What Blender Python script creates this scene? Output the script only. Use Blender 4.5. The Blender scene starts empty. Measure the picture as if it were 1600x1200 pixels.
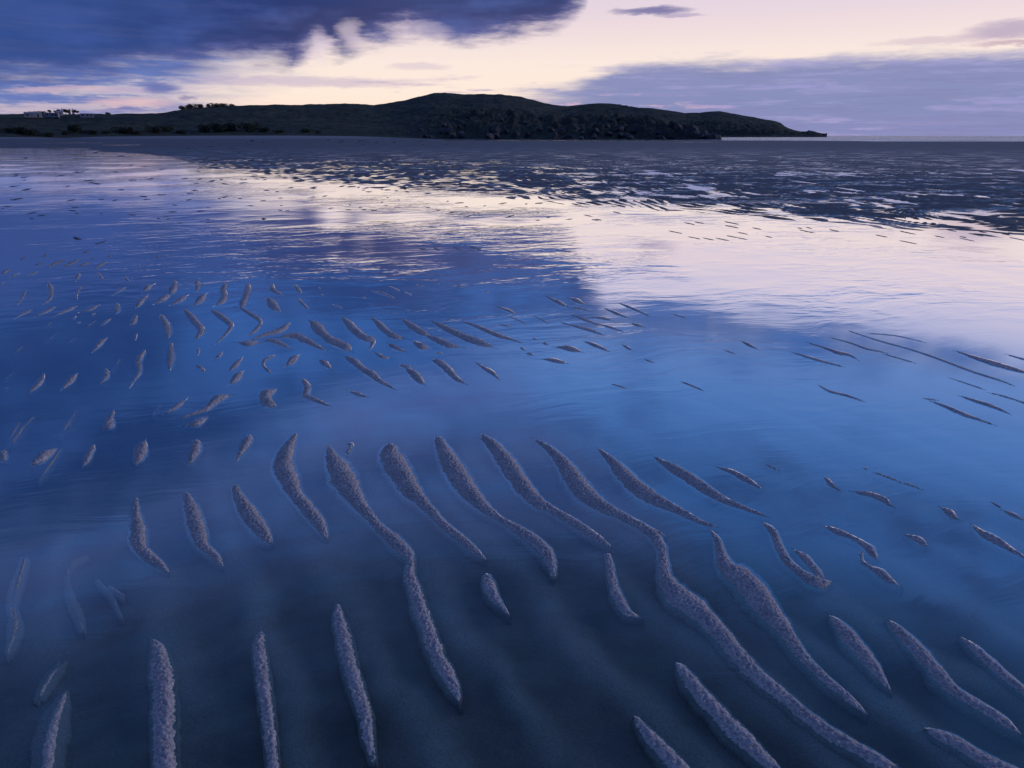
import bpy, bmesh, math, random
import numpy as np
from mathutils import Vector

random.seed(7)
RNG = np.random.default_rng(11)
scene = bpy.context.scene
COL = scene.collection
R = math.radians

# ------------------------------------------------------------------ camera
CAM_H, F_PX, HORIZON = 1.1, 1142.0, 212.0
PITCH = math.atan((600 - HORIZON) / F_PX)
cam_d = bpy.data.cameras.new("camera")
cam_d.sensor_width = 36.0
cam_d.lens = 36.0 * F_PX / 1600.0
cam_d.clip_start, cam_d.clip_end = 0.05, 60000.0
cam = bpy.data.objects.new("camera", cam_d)
COL.objects.link(cam)
cam.location = (0, 0, CAM_H)
cam.rotation_euler = (math.pi / 2 - PITCH, 0, 0)
scene.camera = cam

scene.render.engine = 'CYCLES'
scene.view_settings.view_transform = 'Standard'
scene.view_settings.look = 'None'
scene.view_settings.exposure = 0.0
scene.view_settings.gamma = 1.0
scene.view_settings.use_curve_mapping = False
scene.cycles.use_denoising = True
scene.cycles.max_bounces = 8
scene.cycles.transparent_max_bounces = 12

SUN_AZ, SUN_EL = 76.0, 15.0         # the last low light comes from the right, outside the view, through thin cloud


# ------------------------------------------------------------------ helpers
def lin(r, g, b):
    def f(c):
        c /= 255.0
        return c / 12.92 if c <= 0.04045 else ((c + 0.055) / 1.055) ** 2.4
    return (f(r), f(g), f(b), 1.0)


def pix_dir(x, y):
    """photograph pixel -> world direction (numpy, vectorised)"""
    x = np.asarray(x, float); y = np.asarray(y, float)
    u = (x - 800.0) / F_PX; v = (600.0 - y) / F_PX
    cp, sp = math.cos(PITCH), math.sin(PITCH)
    return u, cp + sp * v, -sp + cp * v


def ground(x, y, z=0.0):
    """photograph pixel -> point of the level z"""
    dx, dy, dz = pix_dir(x, y)
    t = (z - CAM_H) / np.minimum(dz, -1e-5)
    return dx * t, dy * t


def azel(x, y):
    dx, dy, dz = pix_dir(x, y)
    return np.degrees(np.arctan2(dx, dy)), np.degrees(np.arctan2(dz, np.hypot(dx, dy)))


class G:
    """tiny expression builder over shader nodes"""
    def __init__(self, tree):
        self.t = tree; self.n = tree.nodes; self.l = tree.links

    def put(self, sock, v):
        if hasattr(v, "is_linked") or isinstance(v, bpy.types.NodeSocket):
            self.l.new(v, sock)
        else:
            sock.default_value = v

    def m(self, op, a, b=None, c=None, clamp=False):
        n = self.n.new("ShaderNodeMath"); n.operation = op; n.use_clamp = clamp
        for i, v in enumerate((a, b, c)):
            if v is not None:
                self.put(n.inputs[i], v)
        return n.outputs[0]

    def add(self, a, b): return self.m('ADD', a, b)
    def sub(self, a, b): return self.m('SUBTRACT', a, b)
    def mul(self, a, b): return self.m('MULTIPLY', a, b)

    def ss(self, v, a, b, lo=0.0, hi=1.0, interp='SMOOTHSTEP'):
        n = self.n.new("ShaderNodeMapRange"); n.interpolation_type = interp
        self.put(n.inputs[0], v)
        n.inputs[1].default_value = a; n.inputs[2].default_value = b
        n.inputs[3].default_value = lo; n.inputs[4].default_value = hi
        return n.outputs[0]

    def ramp(self, v, stops, interp='LINEAR'):
        n = self.n.new("ShaderNodeValToRGB"); cr = n.color_ramp; cr.interpolation = interp
        while len(cr.elements) < len(stops):
            cr.elements.new(0.5)
        for e, (p, c) in zip(cr.elements, stops):
            e.position = p; e.color = c
        self.put(n.inputs[0], v)
        return n.outputs[0]

    def mix(self, f, a, b, blend='MIX'):
        n = self.n.new("ShaderNodeMix"); n.data_type = 'RGBA'; n.blend_type = blend
        self.put(n.inputs[0], f); self.put(n.inputs[6], a); self.put(n.inputs[7], b)
        return n.outputs[2]

    def noise(self, vec, scale, detail=4.0, rough=0.55, dist=0.0):
        n = self.n.new("ShaderNodeTexNoise")
        if vec is not None:
            self.l.new(vec, n.inputs['Vector'])
        n.inputs['Scale'].default_value = scale; n.inputs['Detail'].default_value = detail
        n.inputs['Roughness'].default_value = rough; n.inputs['Distortion'].default_value = dist
        return n.outputs[0]

    def xyz(self, x, y, z):
        n = self.n.new("ShaderNodeCombineXYZ")
        for i, v in enumerate((x, y, z)):
            self.put(n.inputs[i], v)
        return n.outputs[0]


# ------------------------------------------------------------------ world: dusk sky with its cloud banks
def build_world():
    w = bpy.data.worlds.new("World"); scene.world = w; w.use_nodes = True
    t = w.node_tree; t.nodes.clear(); g = G(t)
    out = t.nodes.new("ShaderNodeOutputWorld"); bg = t.nodes.new("ShaderNodeBackground")
    tc = t.nodes.new("ShaderNodeTexCoord")
    nv = t.nodes.new("ShaderNodeVectorMath"); nv.operation = 'NORMALIZE'
    g.l.new(tc.outputs['Generated'], nv.inputs[0])
    sp = t.nodes.new("ShaderNodeSeparateXYZ"); g.l.new(nv.outputs[0], sp.inputs[0])
    dx, dy, dz = sp.outputs
    az = g.mul(g.m('ARCTAN2', dx, dy), 57.29578)
    el = g.mul(g.m('ARCSINE', g.m('MAXIMUM', dz, 0.0)), 57.29578)
    # direction vectors for the noises: stretched sideways, seamless all round
    v1 = g.xyz(dx, dy, g.mul(dz, 2.2))
    v2 = g.xyz(dx, dy, g.mul(dz, 5.0))
    v3 = g.xyz(dx, dy, g.mul(dz, 14.0))
    nA = g.sub(g.noise(v1, 7.0, 4.0, 0.55), 0.5)
    nB = g.sub(g.noise(v2, 9.0, 4.0, 0.6), 0.5)
    nC = g.sub(g.noise(v3, 6.0, 4.0, 0.6), 0.5)
    nF = g.sub(g.noise(v2, 30.0, 4.0, 0.65), 0.5)
    nG = g.sub(g.noise(v3, 19.0, 3.0, 0.6), 0.5)

    # --- clear air: the procedural sky model tinted into the afterglow
    sky = t.nodes.new("ShaderNodeTexSky"); sky.sky_type = 'NISHITA'; sky.sun_disc = False
    sky.sun_elevation = R(SUN_EL); sky.sun_rotation = R(SUN_AZ)
    sky.altitude = 10; sky.air_density = 1.0; sky.dust_density = 1.0; sky.ozone_density = 3.0
    e01 = g.m('DIVIDE', el, 90.0, clamp=True)
    glow = g.ramp(e01, [
        (0.000, lin(252, 210, 198)), (0.030, lin(255, 234, 218)), (0.055, lin(250, 232, 222)),
        (0.085, lin(234, 215, 222)), (0.115, lin(216, 205, 226)), (0.140, lin(186, 188, 226)),
        (0.170, lin(112, 150, 220)), (0.215, lin(86, 136, 214)), (0.300, lin(74, 132, 224)),
        (0.430, lin(92, 150, 242)), (0.62, lin(124, 144, 212)), (1.0, lin(130, 140, 200))])
    air = g.mix(0.05, g.mix(1.0, glow, (1.05, 1.04, 1.03, 1), 'MULTIPLY'), g.mix(1.0, sky.outputs[0], (0.12, 0.12, 0.12, 1), 'MULTIPLY'))
    # away from the sunset the dusk air turns to a plain deeper blue
    aab = g.m('ABSOLUTE', g.sub(az, 4.0))
    off = g.ss(aab, 35.0, 105.0)
    east = g.ramp(e01, [(0.0, lin(84, 98, 158)), (0.1, lin(72, 96, 164)), (0.35, lin(60, 100, 184)), (0.62, lin(92, 118, 186)), (1.0, lin(130, 140, 200))])
    col = g.mix(off, air, east)

    # --- low blue haze bank at the left of the horizon
    hz_r = g.ss(g.add(az, g.add(g.mul(nB, 9.0), g.mul(el, -1.3))), -29.0, -19.5, 1.0, 0.0)
    hz_e = g.mul(g.ss(el, 0.7, 1.6), 1.0)
    hz = g.mul(g.mul(hz_r, hz_e), g.ss(g.add(nC, g.mul(nF, 0.4)), -0.10, 0.14, 1.0, 0.5))
    col = g.mix(g.mul(hz, 0.95), col, lin(88, 114, 184))
    # --- lavender streaks over the hill
    sk = g.mul(g.ss(g.add(nC, g.mul(nF, 0.3)), 0.06, 0.20), g.mul(g.ss(el, 0.6, 1.6), g.ss(el, 3.0, 5.2, 1.0, 0.0)))
    col = g.mix(g.mul(sk, 0.55), col, lin(176, 156, 198))

    def blob(px, py, rx, ry, wa=2.5, we=0.7, tilt=0.0):
        a, e = azel(px, py)
        a1, _ = azel(px + rx, py); _, e1 = azel(px, py - ry)
        sa, se = abs(float(a1 - a)), abs(float(e1 - e))
        da = g.add(g.sub(az, float(a)), g.mul(nB, wa))
        de = g.add(g.sub(el, float(e)), g.add(g.mul(nF, we), g.mul(da, -tilt)))
        q = g.add(g.m('POWER', g.m('DIVIDE', da, sa), 2.0), g.m('POWER', g.m('DIVIDE', de, se), 2.0))
        return g.ss(q, 0.0, 2.0, 1.0, 0.0)

    # --- cloud bank B: low, right, lavender to slate blue
    pts = [(640, 160), (740, 146), (810, 139), (880, 131), (925, 116), (975, 98), (1060, 90), (1150, 89), (1210, 92),
           (1300, 86), (1400, 82), (1500, 78), (1600, 74)]
    A, E = azel([p[0] for p in pts], [p[1] for p in pts])
    stops = [((a + 60) / 120, (max(e, 0) / 20,) * 3 + (1,)) for a, e in zip(A, E)]
    stops = [(0.45, (0.02, 0.02, 0.02, 1))] + stops + [(0.92, (0.26,) * 3 + (1,)), (1.0, (0.24,) * 3 + (1,))]
    top = g.mul(g.ramp(g.m('DIVIDE', g.add(az, 60.0), 120.0, clamp=True), stops), 20.0)
    dB = g.add(g.sub(top, el), g.add(g.mul(nB, 0.9), g.add(g.mul(nF, 0.9), g.mul(nC, 1.6))))
    mB = g.ss(dB, -0.45, 0.85)
    mB = g.mul(mB, g.mul(g.ss(g.add(az, g.mul(nC, 14.0)), -3.0, 6.0), g.ss(az, 60.0, 95.0, 1.0, 0.0)))
    # breaks low down: pink strips of clear air near the hill
    br = g.mul(g.mul(g.ss(g.add(nC, g.mul(nF, 0.5)), 0.02, 0.16), g.ss(el, 3.3, 2.2)), g.ss(az, 20.0, 12.0))
    br = g.mul(br, g.ss(az, 20.0, 8.0))
    cB = g.ramp(g.m('DIVIDE', el, 6.0, clamp=True), [(0.0, lin(104, 126, 188)), (0.35, lin(97, 120, 182)),
                                                    (0.7, lin(106, 122, 182)), (1.0, lin(128, 134, 186))])
    cB = g.mix(g.ss(g.add(nC, g.mul(nF, 0.6)), 0.04, 0.22, 0.0, 0.75), cB, lin(148, 148, 208))
    cB = g.mix(g.ss(g.add(nC, nF), -0.08, -0.3, 0.0, 0.5), cB, lin(106, 116, 184))
    cB = g.mix(g.ss(g.add(nG, g.mul(nC, 0.7)), -0.02, 0.16, 0.0, 0.55), cB, lin(148, 150, 210))
    cB = g.mix(g.ss(g.add(nG, g.mul(nC, -0.5)), 0.0, 0.18, 0.0, 0.6), cB, lin(88, 108, 170))
    cB = g.mix(g.mul(br, 0.75), cB, lin(226, 178, 200))
    col = g.mix(g.mul(mB, 0.86), col, cB)

    # --- cloud bank A: heavy slate cloud over the left, its lower rim ragged
    pts = [(-300, 126), (0, 128), (120, 122), (210, 112), (290, 104), (360, 98), (420, 100), (455, 108), (490, 74), (530, 92),
           (565, 72), (600, 64), (635, 50), (680, 52), (740, 60), (800, 58), (850, 52), (880, 44), (902, 30), (912, -20)]
    A, E = azel([p[0] for p in pts], [p[1] for p in pts])
    stops = [((a + 60) / 120, (max(e, 0) / 30,) * 3 + (1,)) for a, e in zip(A, E)]
    stops = [(0.0, (0.14,) * 3 + (1,))] + stops + [(float(A[-1] + 60) / 120 + 0.020, (0.41,) * 3 + (1,)), (0.80, (0.46,) * 3 + (1,)), (0.9, (0.5,) * 3 + (1,))]
    low = g.mul(g.ramp(g.m('DIVIDE', g.add(az, g.add(60.0, g.mul(nA, 3.0))), 120.0, clamp=True), stops, 'LINEAR'), 30.0)
    # upper rim: 17 degrees over the gap, higher on the left
    up = g.ss(az, -34.0, 4.0, 27.0, 16.8)
    dA = g.add(g.sub(el, low), g.add(g.mul(nA, 3.2), g.add(g.mul(nB, 2.2), g.mul(nF, 1.6))))
    dA2 = g.add(g.sub(up, el), g.add(g.mul(nA, 9.0), g.mul(nB, 3.0)))
    mA = g.mul(g.ss(dA, -0.7, 1.0), g.ss(dA2, -0.4, 4.2))
    mA = g.mul(mA, g.ss(aab, 40.0, 85.0, 1.0, 0.5))
    cA = g.mix(g.ss(g.add(nA, g.mul(nB, 0.6)), -0.12, 0.25), lin(42, 55, 108), lin(70, 88, 152))
    cA = g.mix(g.ss(dA, 1.6, 0.2, 0.0, 0.5), cA, lin(112, 112, 172))
    cA = g.mix(g.ss(az, -12.0, -33.0, 0.0, 0.65), cA, lin(52, 84, 152))
    cA = g.mix(g.ss(el, 7.5, 13.0, 0.0, 0.95), cA, g.mix(g.ss(g.add(nA, g.mul(nB, 0.5)), -0.15, 0.15), lin(36, 68, 130), lin(60, 106, 182)))
    cA = g.mix(g.mul(g.ss(el, 6.0, 12.0), g.ss(az, -16.0, -33.0, 0.0, 0.75)), cA, lin(30, 58, 116))
    col = g.mix(g.mul(mA, 0.97), col, cA)
    # windows torn into it
    for b in ((500, 72, 16, 24), (548, 52, 20, 18), (655, 44, 44, 13)):
        f = blob(*b, wa=3.5, we=0.9)
        col = g.mix(g.mul(f, 0.55 if b[1] > 46 else 0.4), col, lin(226, 208, 222))

    # --- loose scraps
    for (px, py, rx, ry, k, c) in ((1018, 17, 58, 6.5, 0.85, (104, 104, 160)), (1066, 24, 40, 2.5, 0.5, (130, 124, 178)),
                                   (1580, 46, 70, 13, 0.6, (150, 132, 178)), (1490, 62, 120, 6, 0.4, (186, 160, 190)),
                                   (1600, 66, 90, 4, 0.6, (176, 140, 170)), (252, 137, 30, 10, 0.9, (100, 112, 176)),
                                   (300, 154, 16, 2.5, 0.7, (130, 122, 172)), (480, 128, 160, 8, 0.5, (178, 160, 200)),
                                   (655, 104, 44, 6, 0.4, (196, 176, 206)),
                                   (70, 141, 40, 4, 0.6, (222, 190, 200)), (125, 137, 40, 4, 0.5, (222, 190, 200)),
                                   (205, 160, 60, 7, 0.6, (238, 196, 196)), (190, 171, 40, 2.5, 0.6, (120, 116, 172))):
        col = g.mix(g.mul(blob(px, py, rx, ry), k), col, lin(*c))

    # --- overhead and behind: broken slate cloud as in the view
    oc = g.mul(g.ss(g.add(nA, g.mul(nB, 0.4)), -0.04, 0.16), g.ss(el, 14.0, 24.0))
    col = g.mix(g.mul(oc, 0.6), col, lin(62, 92, 162))
    bk = g.mul(g.ss(g.add(nA, g.mul(nB, 0.5)), -0.02, 0.16), g.ss(aab, 60.0, 100.0))
    col = g.mix(g.mul(bk, 0.45), col, lin(64, 98, 178))

    g.l.new(col, bg.inputs[0]); bg.inputs[1].default_value = 1.0
    g.l.new(bg.outputs[0], out.inputs[0])


build_world()
scene.world.cycles.sampling_method = 'NONE'      # a soft sky: no need to sample it as a lamp

sun_d = bpy.data.lights.new("sun", 'SUN')
sun_d.energy = 0.95; sun_d.angle = R(10); sun_d.color = (1.0, 0.87, 0.92)
sun = bpy.data.objects.new("sun", sun_d); COL.objects.link(sun)
_d = Vector((math.sin(R(SUN_AZ)) * math.cos(R(SUN_EL)), math.cos(R(SUN_AZ)) * math.cos(R(SUN_EL)), math.sin(R(SUN_EL))))
sun.rotation_euler = _d.to_track_quat('Z', 'Y').to_euler()


# ------------------------------------------------------------------ numpy noise
_P = RNG.permutation(512).astype(np.int64)
_P = np.concatenate([_P, _P])
_GA = RNG.uniform(0, 2 * np.pi, 512)
_GX, _GY = np.cos(_GA), np.sin(_GA)


def perlin(x, y, seed=0):
    x = np.asarray(x, float) + seed * 17.31; y = np.asarray(y, float) + seed * 9.77
    xi = np.floor(x).astype(np.int64); yi = np.floor(y).astype(np.int64)
    xf, yf = x - xi, y - yi
    u = xf * xf * xf * (xf * (xf * 6 - 15) + 10); v = yf * yf * yf * (yf * (yf * 6 - 15) + 10)
    def gr(i, j):
        h = _P[(_P[(xi + i) & 511] + yi + j) & 511]
        return _GX[h] * (xf - i) + _GY[h] * (yf - j)
    a = gr(0, 0); b = gr(1, 0); c = gr(0, 1); d = gr(1, 1)
    return (a + u * (b - a) + v * ((c + u * (d - c)) - (a + u * (b - a)))) * 1.5


def fbm(x, y, oct=4, seed=0, gain=0.5):
    s = 0; a = 1.0; f = 1.0
    for i in range(oct):
        s = s + a * perlin(x * f, y * f, seed + i); a *= gain; f *= 2.03
    return s


def smooth(x, a, b):
    t = np.clip((x - a) / (b - a), 0, 1)
    return t * t * (3 - 2 * t)


# ------------------------------------------------------------------ mesh helpers
def grid_mesh(name, X, Y, Z, closed=False):
    n, m = X.shape
    me = bpy.data.meshes.new(name)
    co = np.stack([X, Y, Z], -1).reshape(-1, 3).astype(np.float32)
    i = np.arange((n - 1) * (m - 1)); r = i // (m - 1); c = i % (m - 1)
    a = r * m + c
    q = np.stack([a, a + 1, a + m + 1, a + m], -1).astype(np.int32)
    me.vertices.add(len(co)); me.vertices.foreach_set("co", co.ravel())
    me.loops.add(q.size); me.loops.foreach_set("vertex_index", q.ravel())
    me.polygons.add(len(q))
    me.polygons.foreach_set("loop_start", np.arange(0, q.size, 4, dtype=np.int32))
    me.polygons.foreach_set("loop_total", np.full(len(q), 4, np.int32))
    me.polygons.foreach_set("use_smooth", np.ones(len(q), bool))
    me.update(calc_edges=True)
    return me


def link(name, data, mat=None, parent=None, loc=None):
    o = bpy.data.objects.new(name, data); COL.objects.link(o)
    if mat is not None and data is not None and not data.materials:
        data.materials.append(mat)
    if parent is not None:
        o.parent = parent
    if loc is not None:
        o.location = loc
    return o


def tag(o, label=None, cat=None, group=None, kind=None):
    for k, v in (("label", label), ("category", cat), ("group", group), ("kind", kind)):
        if v:
            o[k] = v
    return o


def new_mat(name):
    m = bpy.data.materials.new(name); m.use_nodes = True
    t = m.node_tree; t.nodes.clear(); g = G(t)
    out = t.nodes.new("ShaderNodeOutputMaterial")
    return m, g, out


def principled(g, out, **kw):
    b = g.n.new("ShaderNodeBsdfPrincipled")
    for k, v in kw.items():
        g.put(b.inputs[k.replace('_', ' ')], v)
    g.l.new(b.outputs[0], out.inputs[0])
    return b


def bump(g, h, strength, dist, normal=None):
    n = g.n.new("ShaderNodeBump"); n.inputs['Strength'].default_value = strength
    n.inputs['Distance'].default_value = dist
    g.l.new(h, n.inputs['Height'])
    if normal is not None:
        g.l.new(normal, n.inputs['Normal'])
    return n.outputs[0]


def geo_pos(g):
    n = g.n.new("ShaderNodeNewGeometry")
    s = g.n.new("ShaderNodeSeparateXYZ"); g.l.new(n.outputs['Position'], s.inputs[0])
    return n.outputs['Position'], s.outputs


# ------------------------------------------------------------------ materials
def mat_sand():
    """tidal sand: pale and damp where it stands out of the water, dark and glossy where it is soaked"""
    m, g, out = new_mat("tidal_sand")
    P, (x, y, z) = geo_pos(g)
    n1 = g.noise(P, 1.3, 4, 0.55); n2 = g.noise(P, 14.0, 4, 0.6); n3 = g.noise(P, 320.0, 3, 0.7)
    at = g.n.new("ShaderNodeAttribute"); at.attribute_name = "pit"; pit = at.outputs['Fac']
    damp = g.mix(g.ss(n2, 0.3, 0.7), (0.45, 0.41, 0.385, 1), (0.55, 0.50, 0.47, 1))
    damp = g.mix(g.mul(pit, 0.4), damp, (0.13, 0.108, 0.105, 1))                 # wet pits, darkened further: relief shade of the grain put into the colour
    damp = g.mix(g.ss(n3, 0.42, 0.66, 0.0, 0.45), damp, (0.16, 0.13, 0.13, 1))
    soak = g.mix(g.ss(g.add(n1, g.mul(g.sub(n2, 0.5), 0.5)), 0.3, 0.7), (0.095, 0.102, 0.088, 1), (0.175, 0.178, 0.155, 1))
    crest = g.ss(g.add(z, g.mul(g.sub(n2, 0.5), 0.008)), -0.025, -0.003)           # silt in the troughs, clean crests; ripple shading is put into this colour too
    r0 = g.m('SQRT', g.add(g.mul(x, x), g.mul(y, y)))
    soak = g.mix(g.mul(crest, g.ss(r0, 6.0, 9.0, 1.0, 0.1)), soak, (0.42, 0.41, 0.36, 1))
    soak = g.mix(g.ss(r0, 7.0, 10.0, 0.0, 0.7), soak, (0.052, 0.056, 0.066, 1))      # the outer flat is dark silty sand
    soak = g.mix(g.ss(n3, 0.4, 0.7, 0.0, 0.5), soak, (0.06, 0.055, 0.05, 1))
    r = g.m('SQRT', g.add(g.mul(x, x), g.mul(y, y)))
    k = g.ss(g.add(z, g.mul(g.sub(n2, 0.5), 0.003)), -0.0005, 0.0034)
    k = g.mul(k, g.ss(r, 6.5, 9.5, 1.0, 0.05))          # the far flat drains slowly and stays soaked
    k = g.m('MAXIMUM', k, g.ss(z, 0.12, 0.7, 0.0, 0.25))            # the upper beach is dry
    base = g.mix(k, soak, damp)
    h = g.add(g.mul(g.noise(P, 110.0, 3, 0.6), 1.0), g.mul(n3, 0.5))
    vr = g.xyz(g.mul(x, 1.4), g.mul(y, 3.0), 0.0)
    nf = bump(g, g.mul(g.noise(vr, 1.6, 4, 0.6), g.ss(r, 8.0, 11.0)), 1.0, 0.075)      # small current ripples of the outer flat
    nb = bump(g, h, 1.0, 0.009, nf)
    vs = g.xyz(g.mul(x, 0.35), y, 0.0)
    film = g.mul(g.ss(g.noise(vs, 1.5, 5, 0.65), 0.50, 0.62), g.mul(g.ss(r, 8.0, 10.0), g.ss(r, 90.0, 40.0)))   # patches where the flat still shines wet
    rough = g.sub(g.ss(k, 0.0, 1.0, 0.62, 0.85), g.mul(film, 0.44))
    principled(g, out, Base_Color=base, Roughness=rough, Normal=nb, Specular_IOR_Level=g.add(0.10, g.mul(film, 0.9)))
    return m


def mat_water(name="tidal_water", still=False):
    """thin clear film of sea water over the sand"""
    m, g, out = new_mat(name)
    P, (x, y, z) = geo_pos(g)
    r = g.m('SQRT', g.add(g.mul(x, x), g.mul(y, y)))
    # current ripples, drawn out along the flow
    wx = g.add(g.mul(x, 0.96), g.mul(y, 0.28)); wy = g.add(g.mul(y, 0.96), g.mul(x, -0.28))
    warp = g.noise(P, 0.8, 3, 0.5)
    v = g.xyz(g.mul(wx, 1.0), g.add(g.mul(wy, 4.5), g.mul(warp, 3.0)), 0.0)
    f1 = g.noise(v, 1.3, 4, 0.6, 0.5)
    vi = g.xyz(g.mul(wx, 1.9), g.add(g.mul(wy, 3.4), g.mul(warp, 1.5)), 0.0)
    f2 = g.noise(vi, 1.25, 3, 0.55, 0.4)
    tm = g.ss(r, 3.6, 6.0)
    patch = g.ss(g.noise(P, 0.42, 3, 0.5), 0.38, 0.62)
    amp = g.mul(g.ss(r, 2.8, 6.5, 0.10, 1.0), g.ss(r, 13.0, 50.0, 1.0, 2.4))
    amp = g.mul(amp, g.mul(g.ss(x, -5.0, -0.5, 0.45, 1.0), g.ss(x, 0.5, 3.0, 1.0, 0.5)))
    amp = g.mul(amp, g.add(0.12, g.mul(patch, 1.1)))
    h = g.mul(g.add(g.mul(f1, g.sub(1.0, g.mul(tm, 0.75))), g.mul(f2, g.mul(tm, 0.9))), amp)
    nb = bump(g, h, 0.05 if still else 1.0, 0.012)
    lw = g.n.new("ShaderNodeLayerWeight"); lw.inputs[0].default_value = 0.5
    g.l.new(nb, lw.inputs['Normal'])
    fac = g.ramp(lw.outputs['Facing'], [(0.0, (0.02,) * 3 + (1,)), (0.30, (0.025,) * 3 + (1,)), (0.43, (0.075,) * 3 + (1,)),
                                        (0.56, (0.33,) * 3 + (1,)), (0.68, (0.66,) * 3 + (1,)), (0.83, (0.92,) * 3 + (1,)),
                                        (1.0, (1.0,) * 3 + (1,))], 'EASE')
    tr = g.n.new("ShaderNodeBsdfTransparent"); tr.inputs[0].default_value = (0.70, 0.80, 0.78, 1)
    gl = g.n.new("ShaderNodeBsdfGlossy"); gl.inputs['Roughness'].default_value = 0.05
    gl.inputs['Color'].default_value = (1, 1, 1, 1)
    g.l.new(nb, gl.inputs['Normal'])
    mx = g.n.new("ShaderNodeMixShader")
    g.l.new(fac, mx.inputs[0]); g.l.new(tr.outputs[0], mx.inputs[1]); g.l.new(gl.outputs[0], mx.inputs[2])
    g.l.new(mx.outputs[0], out.inputs[0])
    return m


def mat_sea():
    m, g, out = new_mat("sea_water")
    P, (x, y, z) = geo_pos(g)
    v = g.xyz(g.mul(x, 0.4), y, 0.0)
    h = g.noise(v, 0.12, 5, 0.65)
    nb = bump(g, h, 1.0, 2.5)
    vb = g.xyz(g.mul(x, 0.02), g.mul(y, 0.16), 0.0)
    rg = g.ss(g.noise(vb, 0.35, 4, 0.6), 0.35, 0.65, 0.17, 0.26)
    principled(g, out, Base_Color=(0.02, 0.04, 0.06, 1), Roughness=rg, IOR=1.5, Specular_IOR_Level=0.8, Normal=nb)
    return m


def mat_turf():
    m, g, out = new_mat("rough_turf")
    P, (x, y, z) = geo_pos(g)
    n1 = g.noise(P, 0.035, 5, 0.6); n2 = g.noise(P, 0.22, 4, 0.65); n3 = g.noise(P, 1.1, 3, 0.7)
    c = g.mix(g.ss(n1, 0.4, 0.62), (0.034, 0.046, 0.032, 1), (0.062, 0.070, 0.046, 1))
    c = g.mix(g.ss(n2, 0.46, 0.66), c, (0.026, 0.026, 0.020, 1))
    c = g.mix(g.ss(n3, 0.5, 0.75, 0.0, 0.5), c, (0.065, 0.070, 0.050, 1))
    # rock shows on the steep faces, sand at the very foot
    gm = g.n.new("ShaderNodeNewGeometry"); s = g.n.new("ShaderNodeSeparateXYZ"); g.l.new(gm.outputs['Normal'], s.inputs[0])
    c = g.mix(g.ss(g.add(s.outputs[2], g.mul(g.sub(n2, 0.5), 0.25)), 0.86, 0.72), c, (0.045, 0.042, 0.042, 1))
    nb = bump(g, g.add(g.mul(n2, 1.5), n3), 1.0, 1.6)
    principled(g, out, Base_Color=c, Roughness=0.95, Normal=nb, Specular_IOR_Level=0.15)
    return m


def mat_simple(name, c1, c2, scale, rough=0.9, bd=0.02, spec=0.3):
    m, g, out = new_mat(name)
    P, _ = geo_pos(g)
    n = g.noise(P, scale, 4, 0.6)
    nb = bump(g, n, 0.6, bd)
    principled(g, out, Base_Color=g.mix(g.ss(n, 0.35, 0.65), c1 + (1,), c2 + (1,)), Roughness=rough, Normal=nb, Specular_IOR_Level=spec)
    return m


SAND, WATER, SEA, TURF = mat_sand(), mat_water(), mat_sea(), mat_turf()
RIM = mat_water("water_rim", True)
ROCK = mat_simple("shore_rock", (0.020, 0.019, 0.020), (0.060, 0.056, 0.055), 0.6, 0.8, 0.3)
LEAF = mat_simple("gorse_leaf", (0.018, 0.026, 0.014), (0.038, 0.048, 0.024), 0.9, 0.8, 0.05)
WOOD = mat_simple("stem_wood", (0.03, 0.024, 0.018), (0.05, 0.04, 0.03), 3.0)
WEED = mat_simple("seaweed", (0.010, 0.008, 0.006), (0.030, 0.022, 0.014), 30.0, 0.45, 0.01, 0.5)
PAINT = mat_simple("caravan_paint", (0.17, 0.17, 0.18), (0.27, 0.27, 0.27), 2.0, 0.5, 0.002)
ROOFM = mat_simple("caravan_roof", (0.16, 0.16, 0.17), (0.24, 0.24, 0.24), 2.0, 0.6, 0.002)
GLASS = mat_simple("caravan_window", (0.015, 0.017, 0.02), (0.02, 0.022, 0.026), 2.0, 0.15, 0.001, 0.6)


# ------------------------------------------------------------------ the beach: one sheet from under the camera to the dunes
BX = [-500, -200, 0, 120, 200, 300, 400, 520, 640, 760, 860, 960, 1080, 1200, 1300, 1400, 1600, 1900, 2300]
BY = [225, 227, 230, 234, 239, 257, 273, 286, 297, 307, 316, 321, 329, 339, 348, 353, 363, 380, 405]
_bx, _by = ground(BX, BY)
B_AZ, B_R = np.degrees(np.arctan2(_bx, _by)), np.hypot(_bx, _by)

# foot of the land seen from the beach: azimuth, distance, level
FX = [-700, 0, 60, 100, 150, 300, 450, 550, 640, 700, 900, 1060, 1110, 1130]
FY = [214, 214.5, 215, 216, 214, 212.3, 212, 213, 216, 218, 218.6, 218.6, 218, 217.5]
F_AZ, F_EL = azel(FX, FY)
F_R = np.interp(FX, [-700, 0, 300, 640, 900, 1130], [260, 250, 300, 290, 265, 270])
F_Z = CAM_H + F_R * np.tan(np.radians(F_EL))

POOLS = [(110, 223, 110, 1.6, -0.055), (60, 233, 90, 2.0, -0.05), (190, 226.5, 50, 1.0, -0.05), (1085, 222.2, 62, 0.7, -0.16), (530, 215.6, 45, 0.6, 0.0)]


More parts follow.
